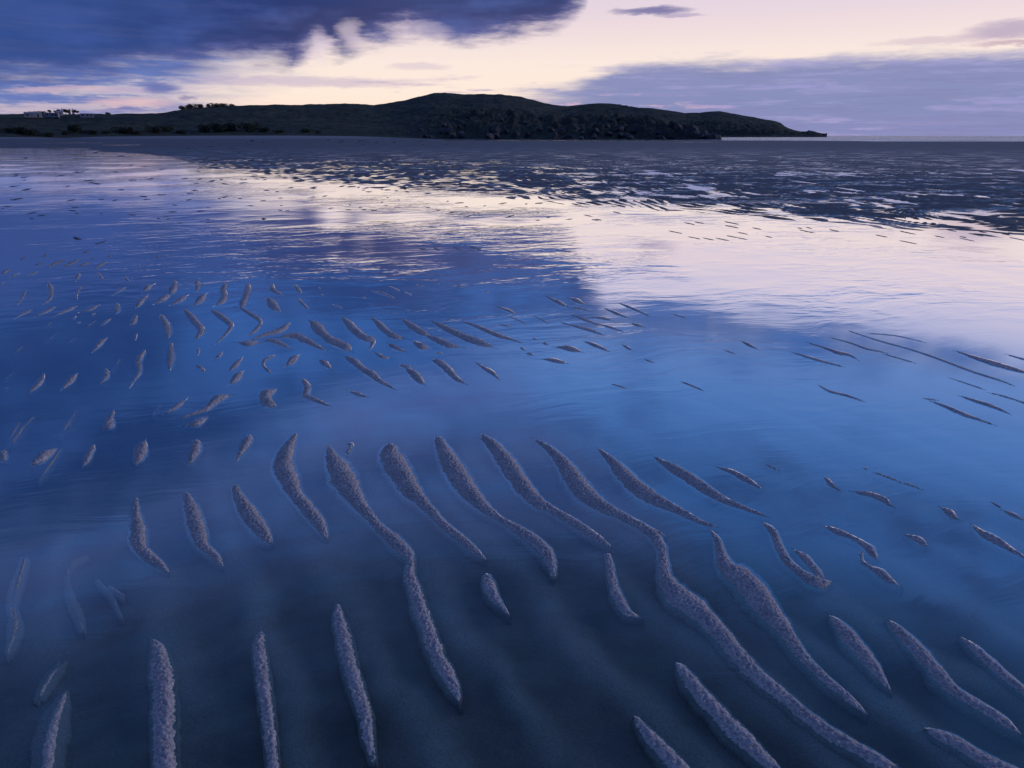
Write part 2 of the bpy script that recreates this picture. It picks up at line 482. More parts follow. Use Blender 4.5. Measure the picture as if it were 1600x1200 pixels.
def beach_z(X, Y):
    r = np.hypot(X, Y); a = np.degrees(np.arctan2(X, Y))
    rb = np.interp(a, B_AZ, B_R)
    wob = fbm(X * 0.35, Y * 0.16, 3, 3) * 0.10
    d = (r - rb) / rb + wob * smooth(r, 4, 9)
    # flooded side: a shallow pan; drained side: flats just above the water
    z = np.where(d < 0, -0.034 * (1 - np.exp(d / 0.16)), 0.0) - 0.004
    z += 0.013 * (1 - np.exp(-np.maximum(d, 0) / 0.22)) + 0.010 * smooth(d, 0.5, 3.0)
    near = smooth(r, 8.0, 4.5)
    z = z * (1 - near) + near * (-0.018)
    # sand ripples of the flats: crests roughly square to the view on the right, broken into cells on the left
    wx = X + 0.30 * fbm(X * 0.8, Y * 0.5, 2, 9); wy = Y + 0.55 * fbm(X * 0.55, Y * 0.45, 3, 12)
    tilt = np.interp(a, [-30, 0, 30], [-0.10, 0.22, 0.42])
    lam = np.interp(a, [-30, 0, 12, 30], [0.62, 0.58, 0.38, 0.30])
    ph = (wy + tilt * wx) / lam * 2 * np.pi
    cells = np.sin(wx * 2 * np.pi / 0.46 + 1.5 * np.sin(ph * 0.5))
    cellk = np.interp(a, [-30, 4, 12, 30], [0.75, 0.75, 0.35, 0.2])
    rip = np.sin(ph) * (1 - 0.45 * cellk) + cells * cellk * 0.7 + 0.5 * fbm(X * 1.2, Y * 0.7, 2, 21)
    amp = 0.0150 * smooth(d, -0.14, 0.06) * smooth(r, 6.0, 8.5)
    amp = amp * (1 - 0.75 * smooth(r, 30, 60)) * (1 - 0.5 * smooth(d, 0.6, 1.6))
    z += amp * rip
    # wide shallow pans that hold water on the flats
    pan = fbm(X * 0.55, Y * 0.22, 4, 33)
    pan2 = fbm(X * 2.2, Y * 0.9, 3, 37)
    z += 0.022 * np.minimum(pan2, 0.2) * smooth(d, -0.05, 0.15) * (1 - 0.9 * smooth(r, 24, 50))
    z += 0.016 * np.minimum(pan, 0.25) * smooth(d, 0.05, 0.35) * (1 - 0.85 * smooth(r, 24, 60))
    # gentle bed forms under the near film
    wv = 0.05 * fbm(X * 2.6, Y * 2.0, 3, 5)
    ph2 = (X * 0.88 + Y * 0.48 + wv + 0.043) / 0.218
    cr = np.cos(ph2 * 2 * np.pi)
    z += near * (0.0030 * fbm(X * 5 + Y * 1.5, Y * 2.2, 3, 41) + 0.0085 * (np.abs(0.5 + 0.5 * cr) ** 1.5 * 2 - 0.8) * (0.55 + 0.6 * fbm(X * 1.3, Y * 1.3, 2, 44)))
    # upper beach climbs to the foot of the land; on the open side it slopes down under the sea
    fz = np.interp(a, F_AZ, F_Z); fr = np.interp(a, F_AZ, F_R)
    land = smooth(a, 15.6, 14.6)
    up = smooth(r, 95, 262) * np.maximum(r - 60, 0) / (fr - 60) * (fz - 0.02)
    down = -0.04 * smooth(r, 90, 150) - 0.9 * smooth(r, 175, 330)
    far = np.where(r > 45, land * up + (1 - land) * down + 0.05 * smooth(r, 45, 110), 0)
    z += far + (1 - land) * 0.10 * fbm(X * 0.02, Y * 0.05, 3, 77) * smooth(r, 150, 220)
    for (px, py, rx, ry, dz) in POOLS:
        gx, gy = ground(px, py); ga = np.degrees(np.arctan2(gx, gy)); gr = np.hypot(gx, gy)
        wa = rx / 21.0; wr = gr * gr / (CAM_H * F_PX) * ry
        q = ((a - ga) / wa) ** 2 + ((r - gr) / wr) ** 2
        if dz:
            z = np.where(q < 4, z * (1 - np.exp(-q * 1.2)) + (-0.02) * np.exp(-q * 1.2), z)
    return z


def build_beach():
    az = np.radians(np.linspace(-58, 58, 900))
    rows = [np.arange(0.30, 4.2, 0.022), np.arange(4.2, 8, 0.05), np.arange(8, 26, 0.085), np.arange(26, 50, 0.2),
            np.geomspace(50, 345, 110)]
    rr = np.concatenate(rows)
    A, RR = np.meshgrid(az, rr)
    X, Y = RR * np.sin(A), RR * np.cos(A)
    Z = beach_z(X, Y)
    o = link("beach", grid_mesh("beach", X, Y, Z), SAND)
    tag(o, kind="structure", label="wet rippled sand flat left bare by the tide", cat=None)
    return o


BEACH = build_beach()

# water film: lies level over the whole flat; the sand stands out of it where it is higher
def build_water():
    az = np.radians(np.linspace(-58, 58, 60)); rr = np.geomspace(0.30, 200, 50)
    A, RR = np.meshgrid(az, rr)
    o = link("tidal_water", grid_mesh("tidal_water", RR * np.sin(A), RR * np.cos(A), 0 * A), WATER)
    tag(o, kind="structure", label="thin still film of sea water over the sand")


build_water()

def build_sea():
    az = np.radians(np.concatenate([np.linspace(-60, 80, 90)])); rr = np.geomspace(180, 40000, 60)
    A, RR = np.meshgrid(az, rr)
    o = link("sea", grid_mesh("sea", RR * np.sin(A), RR * np.cos(A), 0 * A - 0.22), SEA)
    tag(o, kind="structure", label="open sea beyond the sand flat")


build_sea()

# ------------------------------------------------------------------ the land
def land_sheet(name, sky, foot, r_foot, r_top, a_step, rocky, back, label, seed):
    SA, SE = azel([p[0] for p in sky], [p[1] for p in sky])
    FA, FE = azel([p[0] for p in foot], [p[1] for p in foot])
    az = np.arange(SA[0], SA[-1] + 1e-6, a_step)
    t = np.concatenate([np.linspace(-0.06, 0.35, 60), np.linspace(0.36, 1.0, 56), np.linspace(1.03, 1.5, 14)])
    A, T = np.meshgrid(az, t)
    rf = np.interp(A, FA, r_foot) if np.ndim(r_foot) else r_foot + 0 * A
    rt = np.interp(A, SA, r_top) if np.ndim(r_top) else r_top + 0 * A
    Rr = rf + (rt - rf) * T
    ef, es = np.interp(A, FA, FE), np.interp(A, SA, SE)
    ra = rocky(A)
    Tc = np.clip(T, 0, 1)
    prof = (1 - ra) * (0.30 * smooth(Tc, 0, 0.14) + 0.70 * Tc ** 1.15) + ra * (0.34 * smooth(Tc, 0, 0.07) + 0.16 * smooth(Tc, 0.10, 0.2) + 0.5 * Tc)
    e = ef + (es - ef) * prof
    X, Y = Rr * np.sin(np.radians(A)), Rr * np.cos(np.radians(A))
    Z = CAM_H + Rr * np.tan(np.radians(e))
    h = np.maximum(Z - CAM_H, 0)
    n = fbm(X * 0.02, Y * 0.02, 4, seed)
    n2 = fbm(X * 0.09, Y * 0.09, 3, seed + 5)
    mid = Tc * (1 - Tc) * 4
    Z += mid * (n * 1.6 + n2 * 0.7) + n2 * 0.35 * smooth(T, 0.03, 0.2)
    crag = np.abs(fbm(X * 0.13, Y * 0.13, 4, seed + 9))
    Z += ra * smooth(T, 0.0, 0.05) * smooth(T, 0.55, 0.2) * (crag * 3.6 - 1.0)
    Z = np.where(T < 0, Z + T * 30, Z)
    Z = np.where(T > 1, Z - (T - 1) * back, Z)
    o = link(name, grid_mesh(name, X, Y, Z), TURF)
    tag(o, kind="structure", label=label)
    return o, (az, t, X, Y, Z)


SKY1 = [(-900, 176), (-500, 174), (-200, 176), (0, 177.5), (80, 177.6), (150, 177.8), (245, 177.5), (268, 173.5), (290, 170), (318, 167.5), (345, 165.5),
        (400, 164.0), (470, 163.5), (540, 161.5), (565, 162.5), (584, 164.5), (610, 160), (640, 155), (660, 149.5), (678, 145.5), (695, 144.2),
        (720, 147.5), (738, 147.2), (755, 146), (772, 147.8), (785, 147.4), (815, 151.5), (840, 158), (862, 163.5), (885, 165.5), (905, 163.5), (935, 161.5),
        (958, 161.5), (985, 166), (1020, 172), (1045, 188), (1062, 203), (1076, 200.5), (1088, 202.5), (1106, 209.5), (1128, 215.5)]
FOOT1 = list(zip([-900] + FX[1:], FY))
HILL, HILLG = land_sheet("hillside", SKY1, FOOT1, F_R, np.interp([p[0] for p in SKY1], [-900, 0, 245, 690, 960, 1062, 1128], [520, 500, 520, 640, 560, 330, 285]),
                         0.085, lambda a: 0.8 * smooth(a, -11.0, -2.0), 60, "dark grassy hill behind the beach", 2)
SKY2 = [(900, 178), (950, 170), (1000, 168), (1020, 169), (1045, 172.5), (1070, 176.5), (1095, 176), (1112, 174), (1125, 173.5), (1150, 178), (1175, 182.5), (1195, 186.5),
        (1212, 189), (1220, 192), (1226, 197.5), (1232, 200.5), (1240, 203), (1252, 205.2), (1260, 205.6), (1264, 203.6), (1270, 204.6), (1279, 208.3), (1287, 210.2), (1293, 211.9)]
FOOT2 = [(900, 212.4), (1293, 212.4)]
HEAD, HEADG = land_sheet("headland", SKY2, FOOT2, 760.0, 960.0, 0.05, lambda a: 0.55 + 0 * a, 120, "dark headland running out into the sea", 7)


def land_at(az_deg, t):
    """point of the hillside at an azimuth and a fraction of the way up"""
    az, tt, X, Y, Z = HILLG
    j = int(np.clip(np.searchsorted(az, az_deg), 0, len(az) - 1)); i = int(np.clip(np.searchsorted(tt, t), 0, len(tt) - 1))
    return X[i, j], Y[i, j], Z[i, j]


def hill_px(px, py):
    """point of the hillside that stands at this place of the view"""
    a, e = azel(px, py)
    az, tt, X, Y, Z = HILLG
    j = int(np.clip(np.searchsorted(az, a), 0, len(az) - 1))
    ee = np.degrees(np.arctan2(Z[:, j] - CAM_H, np.hypot(X[:, j], Y[:, j])))
    ok = np.where((tt >= 0) & (tt <= 1.0) & (ee >= e))[0]
    i = int(ok[0]) if len(ok) else int(np.where(tt <= 1.0)[0][-1])
    return float(X[i, j]), float(Y[i, j]), float(Z[i, j])


# ------------------------------------------------------------------ sand ridges, traced one by one: (x, y, width) along each crest
def reg(x0, y0, k, rows):
    return [[(x0 + a / k, y0 + b / k, w / k) for a, b, w in r] for r in rows]


K1, K2 = 2.181, 3.0
RIDGES = []
LOW = []
RIDGES += reg(0, 650, K1, [
    [(495, 86, 15), (482, 115, 55), (468, 150, 40), (465, 165, 12)],
    [(670, 85, 35), (665, 115, 46), (650, 150, 28), (645, 163, 12)],
    [(852, 70, 38), (835, 100, 38), (815, 135, 18), (805, 155, 6)],
    [(1010, 62, 14), (985, 105, 48), (965, 165, 84), (985, 220, 84), (1010, 270, 60), (1050, 320, 62), (1090, 370, 52), (1112, 415, 18)],
    [(800, 238, 28), (815, 280, 52), (845, 330, 72), (880, 375, 68), (910, 415, 46), (925, 432, 14)],
    [(635, 265, 28), (650, 310, 56), (665, 360, 72), (680, 415, 68), (700, 450, 44), (735, 480, 36), (757, 510, 12)],
    [(465, 280, 10), (462, 330, 42), (470, 390, 66), (472, 430, 70), (490, 465, 54), (530, 495, 44), (572, 530, 16)],
    [(518, 762, 10), (538, 800, 72), (548, 860, 92), (555, 930, 96), (558, 1000, 98), (558, 1100, 98), (560, 1200, 95), (562, 1290, 80)],
    [(890, 742, 34), (882, 790, 56), (890, 850, 58), (900, 930, 58), (910, 1000, 54), (920, 1100, 52), (930, 1200, 50), (935, 1260, 40)],
    [(188, 115, 16), (145, 140, 44), (108, 165, 14)], [(320, 105, 20), (300, 140, 30), (285, 170, 10)], [(380, 8, 30), (360, 35, 26)],
    [(12, 118, 20), (12, 140, 34), (8, 155, 12)], [(700, 8, 20), (670, 24, 32), (645, 30, 10)],
])
LOW += reg(0, 650, K1, [
    [(285, 480, 20), (245, 500, 25), (225, 550, 22), (235, 610, 38), (260, 670, 42), (280, 730, 25)],
    [(85, 480, 34), (60, 560, 44), (45, 640, 26), (50, 700, 54), (40, 760, 44), (20, 810, 20)],
    [(226, 935, 20), (205, 980, 66), (180, 1040, 110), (165, 1100, 125), (158, 1160, 120), (150, 1240, 110)],
    [(210, 840, 36), (160, 900, 48), (130, 960, 40)], [(365, 580, 26), (420, 612, 22)], [(80, 30, 30), (40, 95, 26)],
])
RIDGES += reg(400, 650, K1, [
    [(278, 645, 14), (282, 690, 50), (300, 760, 62), (320, 850, 62), (345, 930, 62), (370, 1010, 58), (385, 1100, 46), (400, 1180, 24)],
    [(248, 104, 14), (262, 150, 66), (290, 200, 104), (320, 250, 92), (350, 295, 64), (385, 340, 44), (425, 385, 42), (475, 430, 56), (518, 472, 46),
     (528, 500, 36), (522, 540, 46), (540, 590, 54), (560, 660, 62), (590, 740, 64), (620, 820, 62), (655, 890, 60), (680, 940, 44), (692, 968, 14)],
    [(310, 128, 14), (326, 100, 18), (318, 96, 10)],
    [(462, 98, 46), (458, 140, 90), (490, 190, 98), (520, 240, 84), (560, 285, 54), (600, 330, 42), (650, 380, 36), (700, 420, 38), (745, 460, 34), (782, 489, 8)],
    [(618, 74, 34), (645, 130, 68), (680, 190, 86), (720, 250, 80), (765, 300, 56), (808, 334, 34), (838, 355, 26), (880, 380, 36), (940, 420, 52),
     (985, 460, 56), (1005, 500, 46), (1015, 548, 18)],
    [(770, 68, 20), (815, 110, 56), (860, 170, 72), (910, 240, 72), (955, 290, 56), (1000, 315, 38), (1060, 350, 36), (1110, 380, 36), (1160, 412, 30), (1206, 444, 10)],
    [(785, 542, 34), (795, 580, 52), (815, 620, 40), (842, 655, 20), (862, 678, 6)],
])
RIDGES += reg(800, 650, K1, [
    [(80, 82, 8), (125, 112, 30), (165, 152, 50), (200, 200, 74), (240, 255, 80), (290, 295, 60), (340, 325, 44), (400, 355, 36), (450, 382, 36), (490, 415, 42),
     (510, 450, 42), (515, 500, 48), (525, 560, 68), (560, 610, 94), (620, 650, 90), (680, 710, 80), (740, 780, 70), (800, 850, 68), (860, 905, 64), (930, 960, 58),
     (1000, 1020, 56), (1070, 1070, 58), (1156, 1125, 58), (1230, 1165, 56), (1300, 1205, 50)],
    [(455, 376, 10), (490, 392, 10), (520, 408, 5)],
    [(294, 112, 8), (335, 150, 34), (375, 195, 58), (420, 240, 68), (470, 275, 58), (520, 300, 44), (580, 330, 30), (640, 360, 20), (692, 376, 6)],
    [(678, 392, 8), (702, 430, 34), (715, 480, 54), (740, 525, 70), (790, 560, 96), (840, 615, 108), (880, 670, 90), (920, 720, 70), (960, 775, 54), (1010, 840, 42),
     (1070, 900, 38), (1140, 955, 32), (1205, 1012, 8)],
    [(488, 142, 8), (540, 175, 34), (600, 210, 44), (660, 250, 44), (720, 285, 30), (780, 310, 20), (860, 340, 8)],
    [(704, 176, 5), (750, 192, 20), (800, 218, 24), (848, 247, 6)],
    [(858, 366, 8), (888, 395, 32), (908, 440, 38), (935, 490, 36), (978, 530, 32), (1020, 560, 46), (1060, 572, 40), (1085, 566, 8)],
    [(965, 460, 8), (1000, 485, 30), (1025, 515, 32), (1052, 548, 36)],
    [(325, 472, 24), (335, 520, 38), (345, 575, 40), (365, 625, 46), (395, 670, 30), (435, 687, 5)],
    [(565, 848, 30), (600, 895, 58), (640, 945, 64), (690, 1000, 70), (740, 1055, 74), (800, 1110, 72), (850, 1165, 60), (890, 1200, 50), (940, 1250, 30)],
    [(420, 1030, 24), (450, 1070, 44), (490, 1115, 58), (530, 1160, 68), (570, 1200, 68), (620, 1250, 60)],
    [(866, 166, 4), (898, 181, 6), (905, 184, 3)],
])
RIDGES += reg(1070, 650, K1, [
    [(497, 686, 20), (540, 730, 54), (590, 790, 64), (635, 845, 54), (670, 895, 36), (700, 936, 6)],
    [(690, 696, 8), (730, 735, 44), (780, 785, 58), (830, 840, 62), (880, 900, 58), (930, 945, 46), (990, 980, 40), (1050, 1015, 38), (1100, 1050, 32), (1140, 1082, 8)],
    [(944, 758, 8), (990, 795, 34), (1040, 840, 40), (1090, 885, 40), (1150, 935, 32), (1200, 980, 10)],
    [(826, 1068, 16), (870, 1090, 48), (930, 1115, 54), (990, 1155, 54), (1060, 1190, 56), (1120, 1215, 50), (1180, 1250, 30)],
    [(476, 211, 8), (490, 225, 18), (524, 252, 4)], [(578, 259, 5), (630, 268, 20), (675, 285, 24), (704, 305, 6)],
    [(648, 194, 4), (690, 208, 7), (726, 222, 4)], [(742, 229, 6), (770, 236, 8), (800, 248, 4)], [(608, 178, 6), (620, 182, 7)],
    [(878, 316, 10), (905, 335, 32), (928, 349, 6)], [(752, 404, 5), (800, 425, 26), (822, 440, 8)],
    [(1088, 324, 5), (1125, 340, 16), (1155, 354, 5)], [(1045, 293, 4), (1080, 315, 4)],
    [(976, 368, 4), (1010, 400, 28), (1060, 425, 32), (1110, 455, 20), (1170, 488, 6)],
    [(483, 379, 10), (520, 395, 24), (570, 415, 18), (605, 435, 24), (635, 460, 38), (652, 484, 12)],
    [(600, 465, 18), (603, 495, 18), (630, 515, 14), (665, 535, 32), (690, 555, 28), (730, 580, 4)],
])
RIDGES += reg(0, 350, K2, [
    [(815, 268, 20), (820, 290, 40), (805, 315, 44), (795, 328, 15)], [(797, 334, 15), (765, 350, 38), (735, 368, 16)], [(872, 340, 12), (850, 355, 30), (812, 374, 14)],
    [(962, 334, 18), (940, 355, 44), (910, 382, 12)], [(913, 270, 15), (930, 285, 38), (920, 316, 10)], [(1060, 280, 22), (1046, 310, 38), (1055, 340, 36), (1040, 362, 36), (1012, 380, 8)],
    [(1160, 280, 22), (1162, 310, 38), (1150, 350, 38), (1130, 384, 44)], [(1125, 390, 14), (1170, 420, 22), (1212, 446, 25), (1220, 470, 22), (1195, 500, 24), (1166, 522, 6)],
    [(1275, 284, 22), (1280, 310, 34), (1322, 334, 10)], [(1250, 348, 18), (1280, 380, 58), (1312, 408, 15)], [(1383, 288, 14), (1400, 310, 27), (1412, 327, 8)],
    [(1398, 350, 10), (1420, 375, 20), (1448, 400, 5)], [(1506, 330, 8), (1516, 336, 10)], [(1495, 300, 6), (1502, 303, 6)],
    [(755, 430, 28), (780, 475, 46), (790, 510, 40), (790, 532, 14)], [(863, 402, 16), (900, 440, 42), (930, 475, 40), (945, 500, 42), (922, 534, 20)],
    [(992, 406, 12), (1030, 430, 34), (1070, 460, 34), (1085, 480, 28), (1060, 515, 20), (1015, 558, 8)],
    [(1352, 472, 30), (1310, 500, 34), (1240, 520, 22), (1185, 542, 10)], [(1205, 556, 15), (1160, 560, 36), (1122, 556, 10)],
    [(1315, 530, 12), (1380, 525, 38), (1430, 545, 40), (1480, 570, 30), (1528, 594, 5)], [(1242, 545, 10), (1290, 552, 32), (1330, 568, 24), (1358, 582, 5)],
    [(678, 595, 22), (650, 640, 40), (655, 690, 28), (630, 730, 16), (608, 768, 5)], [(800, 558, 18), (803, 610, 44), (798, 650, 40), (797, 685, 8)],
    [(495, 540, 12), (470, 560, 32), (436, 598, 8)], [(495, 678, 10), (500, 710, 34), (476, 742, 10)], [(357, 708, 20), (330, 735, 38), (294, 772, 10)],
    [(206, 703, 12), (190, 740, 34), (146, 782, 16)], [(930, 584, 16), (928, 612, 10)], [(1040, 606, 12), (1018, 627, 26)],
    [(1135, 628, 8), (1105, 660, 32), (1076, 687, 12)], [(1285, 618, 12), (1242, 638, 18), (1235, 665, 14), (1265, 694, 18)], [(1398, 618, 18), (1370, 640, 44), (1342, 662, 14)],
    [(1496, 638, 8), (1525, 655, 34), (1553, 682, 5)], [(926, 668, 16), (945, 676, 22), (958, 692, 10)], [(1135, 696, 20), (1110, 720, 48), (1080, 748, 18)],
    [(1075, 805, 16), (1020, 820, 48), (975, 860, 34), (920, 885, 18), (855, 908, 5)], [(875, 820, 8), (830, 855, 28), (780, 884, 8)],
    [(1288, 780, 26), (1240, 806, 64), (1256, 835, 66), (1290, 852, 18)], [(1418, 730, 16), (1440, 765, 44), (1430, 802, 38)], [(1425, 806, 26), (1480, 825, 28), (1544, 852, 5)],
    [(958, 913, 14), (930, 930, 32), (896, 942, 10)], [(532, 880, 16), (516, 915, 36), (520, 940, 46), (486, 958, 8)], [(550, 372, 12), (550, 400, 40), (545, 420, 12)],
    [(692, 334, 8), (655, 370, 36), (638, 392, 10)], [(580, 303, 18), (535, 330, 5)], [(712, 288, 12), (690, 300, 34), (672, 315, 8)],
    [(638, 428, 18), (628, 455, 34), (613, 472, 8)], [(512, 450, 16), (482, 470, 14)], [(640, 516, 12), (634, 542, 10)],
    [(458, 384, 14), (425, 400, 18), (390, 410, 4)], [(446, 420, 8), (430, 425, 14)], [(352, 390, 18), (310, 408, 18), (250, 432, 4)], [(248, 396, 18), (210, 415, 18), (175, 430, 5)],
    [(140, 408, 18), (105, 422, 16), (76, 440, 5)], [(356, 432, 10), (345, 444, 14)], [(376, 460, 8), (362, 466, 10)], [(372, 232, 20), (366, 245, 28), (356, 268, 8)],
    [(378, 296, 14), (360, 330, 14), (362, 354, 6)], [(225, 272, 12), (240, 310, 38), (235, 350, 24), (205, 374, 8)], [(118, 312, 18), (106, 345, 18), (82, 378, 5)],
    [(584, 246, 5), (592, 256, 16), (608, 270, 5)], [(458, 228, 12), (480, 258, 22)], [(752, 148, 8), (736, 156, 14)], [(645, 194, 10), (656, 206, 12)], [(496, 182, 10), (470, 192, 16), (448, 206, 6)],
    [(440, 158, 8), (430, 164, 8)], [(365, 172, 12), (330, 186, 14), (300, 200, 5)], [(420, 180, 10), (390, 190, 12), (372, 195, 4)], [(300, 170, 8), (260, 184, 14), (220, 202, 4)],
    [(195, 184, 8), (168, 192, 10)], [(170, 228, 8), (140, 240, 14)], [(85, 234, 6), (55, 246, 14)], [(48, 212, 8), (24, 224, 18), (8, 232, 6)], [(218, 142, 8), (202, 154, 12)],
    [(122, 154, 6), (98, 166, 10)], [(415, 128, 8), (390, 134, 12)], [(525, 146, 8), (508, 154, 10)], [(380, 72, 6), (355, 66, 16), (345, 62, 6)], [(500, 78, 4), (450, 94, 8)], [(15, 275, 10), (4, 282, 12)],
])
LOW += reg(0, 350, K2, [[(160, 900, 20), (110, 950, 26), (60, 1010, 26), (20, 1050, 14)], [(350, 955, 10), (250, 990, 12)], [(340, 900, 18), (320, 950, 20)], [(70, 690, 16), (20, 730, 16)],
                        [(240, 455, 20), (220, 480, 20)], [(235, 540, 16), (200, 555, 20)], [(360, 530, 12), (315, 560, 16)], [(40, 760, 18), (20, 775, 14)]])
RIDGES += reg(400, 350, K2, [
    [(255, 460, 26), (290, 490, 70), (315, 515, 48), (350, 545, 52), (395, 565, 52), (430, 580, 44), (445, 592, 12)],
    [(408, 442, 18), (440, 475, 48), (470, 505, 46), (510, 535, 44), (548, 548, 34), (535, 588, 6)], [(542, 438, 8), (580, 475, 38), (620, 510, 37), (655, 530, 36), (688, 536, 12)],
    [(622, 564, 10), (655, 580, 28), (698, 598, 6)], [(686, 448, 14), (730, 480, 39), (780, 510, 37), (808, 522, 20)], [(803, 526, 18), (860, 550, 36), (910, 570, 34), (952, 576, 8)],
    [(822, 456, 6), (870, 480, 30), (930, 510, 37), (1000, 540, 41), (1060, 560, 38), (1108, 576, 6)], [(966, 458, 4), (1020, 475, 17), (1080, 500, 24), (1140, 525, 25), (1190, 540, 15), (1238, 556, 4)],
    [(738, 553, 10), (775, 575, 42), (812, 580, 8)], [(845, 603, 8), (872, 607, 8)], [(558, 603, 6), (590, 624, 22), (616, 628, 10)],
    [(422, 626, 18), (460, 645, 39), (500, 680, 36), (550, 710, 43), (580, 735, 28), (645, 772, 10)], [(676, 665, 18), (722, 669, 10)], [(706, 680, 18), (740, 705, 48), (770, 735, 42), (788, 750, 8)],
    [(828, 640, 18), (865, 655, 40), (900, 685, 44), (940, 725, 30), (978, 747, 6)], [(1033, 652, 5), (1075, 680, 21), (1110, 700, 23), (1138, 727, 5)], [(442, 786, 8), (475, 797, 19), (515, 809, 4)],
    [(494, 344, 8), (515, 346, 10)], [(543, 314, 6), (590, 325, 14), (648, 347, 8)], [(628, 294, 6), (672, 313, 8)], [(692, 318, 6), (728, 332, 8)], [(755, 287, 8), (785, 290, 10)], [(840, 279, 8), (860, 281, 10)],
    [(945, 291, 8), (970, 296, 10)], [(1066, 316, 8), (1090, 319, 9)], [(362, 379, 5), (402, 393, 6)], [(510, 119, 8), (535, 122, 10)], [(768, 115, 8), (795, 122, 12)], [(835, 114, 8), (862, 122, 14)],
    [(932, 113, 10), (960, 118, 14)], [(1005, 108, 10), (1045, 117, 14)], [(1366, 343, 8), (1420, 370, 24), (1455, 387, 14)], [(1472, 349, 10), (1505, 362, 26), (1540, 377, 6)], [(1486, 394, 6), (1520, 398, 14), (1554, 406, 4)],
    [(1128, 389, 6), (1180, 405, 16), (1214, 422, 8)], [(1186, 434, 5), (1265, 467, 7)], [(1306, 434, 5), (1364, 462, 8)], [(1436, 464, 5), (1510, 484, 12), (1592, 511, 8)], [(1486, 429, 5), (1540, 446, 12), (1592, 471, 8)],
    [(1146, 473, 8), (1185, 481, 8)], [(1298, 538, 10), (1316, 542, 10)], [(1345, 559, 12), (1368, 565, 12)], [(1272, 607, 12), (1298, 613, 14)], [(1240, 580, 10), (1258, 590, 12)],
    [(1410, 577, 6), (1470, 585, 32), (1512, 597, 18)], [(1350, 634, 5), (1395, 640, 23), (1450, 652, 12)],
])
RIDGES += reg(800, 400, K2, [
    [(505, 223, 4), (560, 245, 14), (642, 282, 6)], [(436, 247, 5), (490, 270, 17), (542, 290, 5)], [(382, 289, 6), (425, 293, 16), (464, 302, 8)], [(292, 284, 5), (350, 305, 13), (404, 322, 6)],
    [(408, 321, 5), (470, 338, 13), (518, 354, 4)], [(242, 317, 5), (320, 335, 11), (370, 350, 17), (424, 369, 5)], [(560, 318, 6), (590, 325, 17), (612, 332, 4)], [(342, 402, 6), (390, 420, 21), (444, 442, 10)],
    [(518, 417, 5), (540, 430, 15), (564, 442, 4)], [(626, 486, 5), (658, 498, 6)], [(756, 274, 5), (814, 292, 9)], [(1078, 402, 5), (1110, 418, 19), (1146, 435, 4)], [(996, 442, 5), (1038, 457, 6)],
    [(472, 602, 5), (528, 618, 9)], [(798, 592, 4), (840, 607, 11), (890, 629, 5)],
])
RIDGES += reg(1070, 400, K2, [
    [(505, 453, 6), (620, 488, 15), (734, 518, 5)], [(576, 407, 5), (650, 430, 13), (720, 455, 21), (770, 465, 16), (806, 484, 4)], [(686, 384, 4), (780, 410, 9), (850, 435, 12), (934, 453, 4)], [(936, 461, 3), (1068, 499, 5)],
    [(776, 354, 3), (900, 395, 8), (1060, 440, 8), (1180, 480, 12), (1340, 540, 12), (1480, 585, 8), (1534, 606, 3)], [(866, 364, 3), (990, 375, 5), (1114, 403, 4)], [(1276, 448, 5), (1380, 485, 24), (1480, 515, 28), (1600, 548, 16)],
    [(1515, 464, 5), (1600, 488, 12)], [(630, 608, 5), (680, 635, 13), (760, 655, 13), (836, 682, 5)], [(1126, 669, 5), (1178, 676, 6)], [(1162, 684, 6), (1230, 710, 18), (1300, 740, 21), (1370, 765, 14), (1440, 789, 4)],
    [(1296, 659, 5), (1360, 680, 17), (1440, 705, 19), (1512, 736, 4)], [(1436, 644, 4), (1500, 660, 9), (1600, 692, 8)], [(1246, 574, 3), (1394, 623, 6)],
])


LOW += [[(150, 905, 8), (172, 930, 10), (190, 965, 6)], [(20, 905, 8), (14, 945, 14), (28, 985, 10)], [(96, 700, 8), (76, 728, 12), (60, 752, 6)],
        [(30, 660, 6), (12, 690, 9)], [(120, 640, 6), (104, 664, 9), (92, 684, 5)], [(250, 630, 6), (238, 650, 8)], [(62, 590, 6), (48, 606, 7)], [(118, 586, 6), (104, 600, 7)],
        [(188, 560, 6), (174, 580, 7)], [(36, 540, 5), (22, 552, 6)], [(90, 520, 5), (74, 532, 6)], [(150, 500, 5), (136, 510, 6)], [(20, 470, 4), (6, 480, 5)]]


def catmull(p, n):
    p = np.asarray(p, float)
    if len(p) == 2:
        t = np.linspace(0, 1, n)[:, None]
        return p[0] * (1 - t) + p[1] * t
    q = np.vstack([2 * p[0] - p[1], p, 2 * p[-1] - p[-2]])
    u = np.linspace(0, len(p) - 1 - 1e-9, n); i = u.astype(int); f = (u - i)[:, None]
    a, b, c, d = q[i], q[i + 1], q[i + 2], q[i + 3]
    return 0.5 * (2 * b + (c - a) * f + (2 * a - 5 * b + 4 * c - d) * f ** 2 + (3 * b - a - 3 * c + d) * f ** 3)


N_RIDGE = [0]


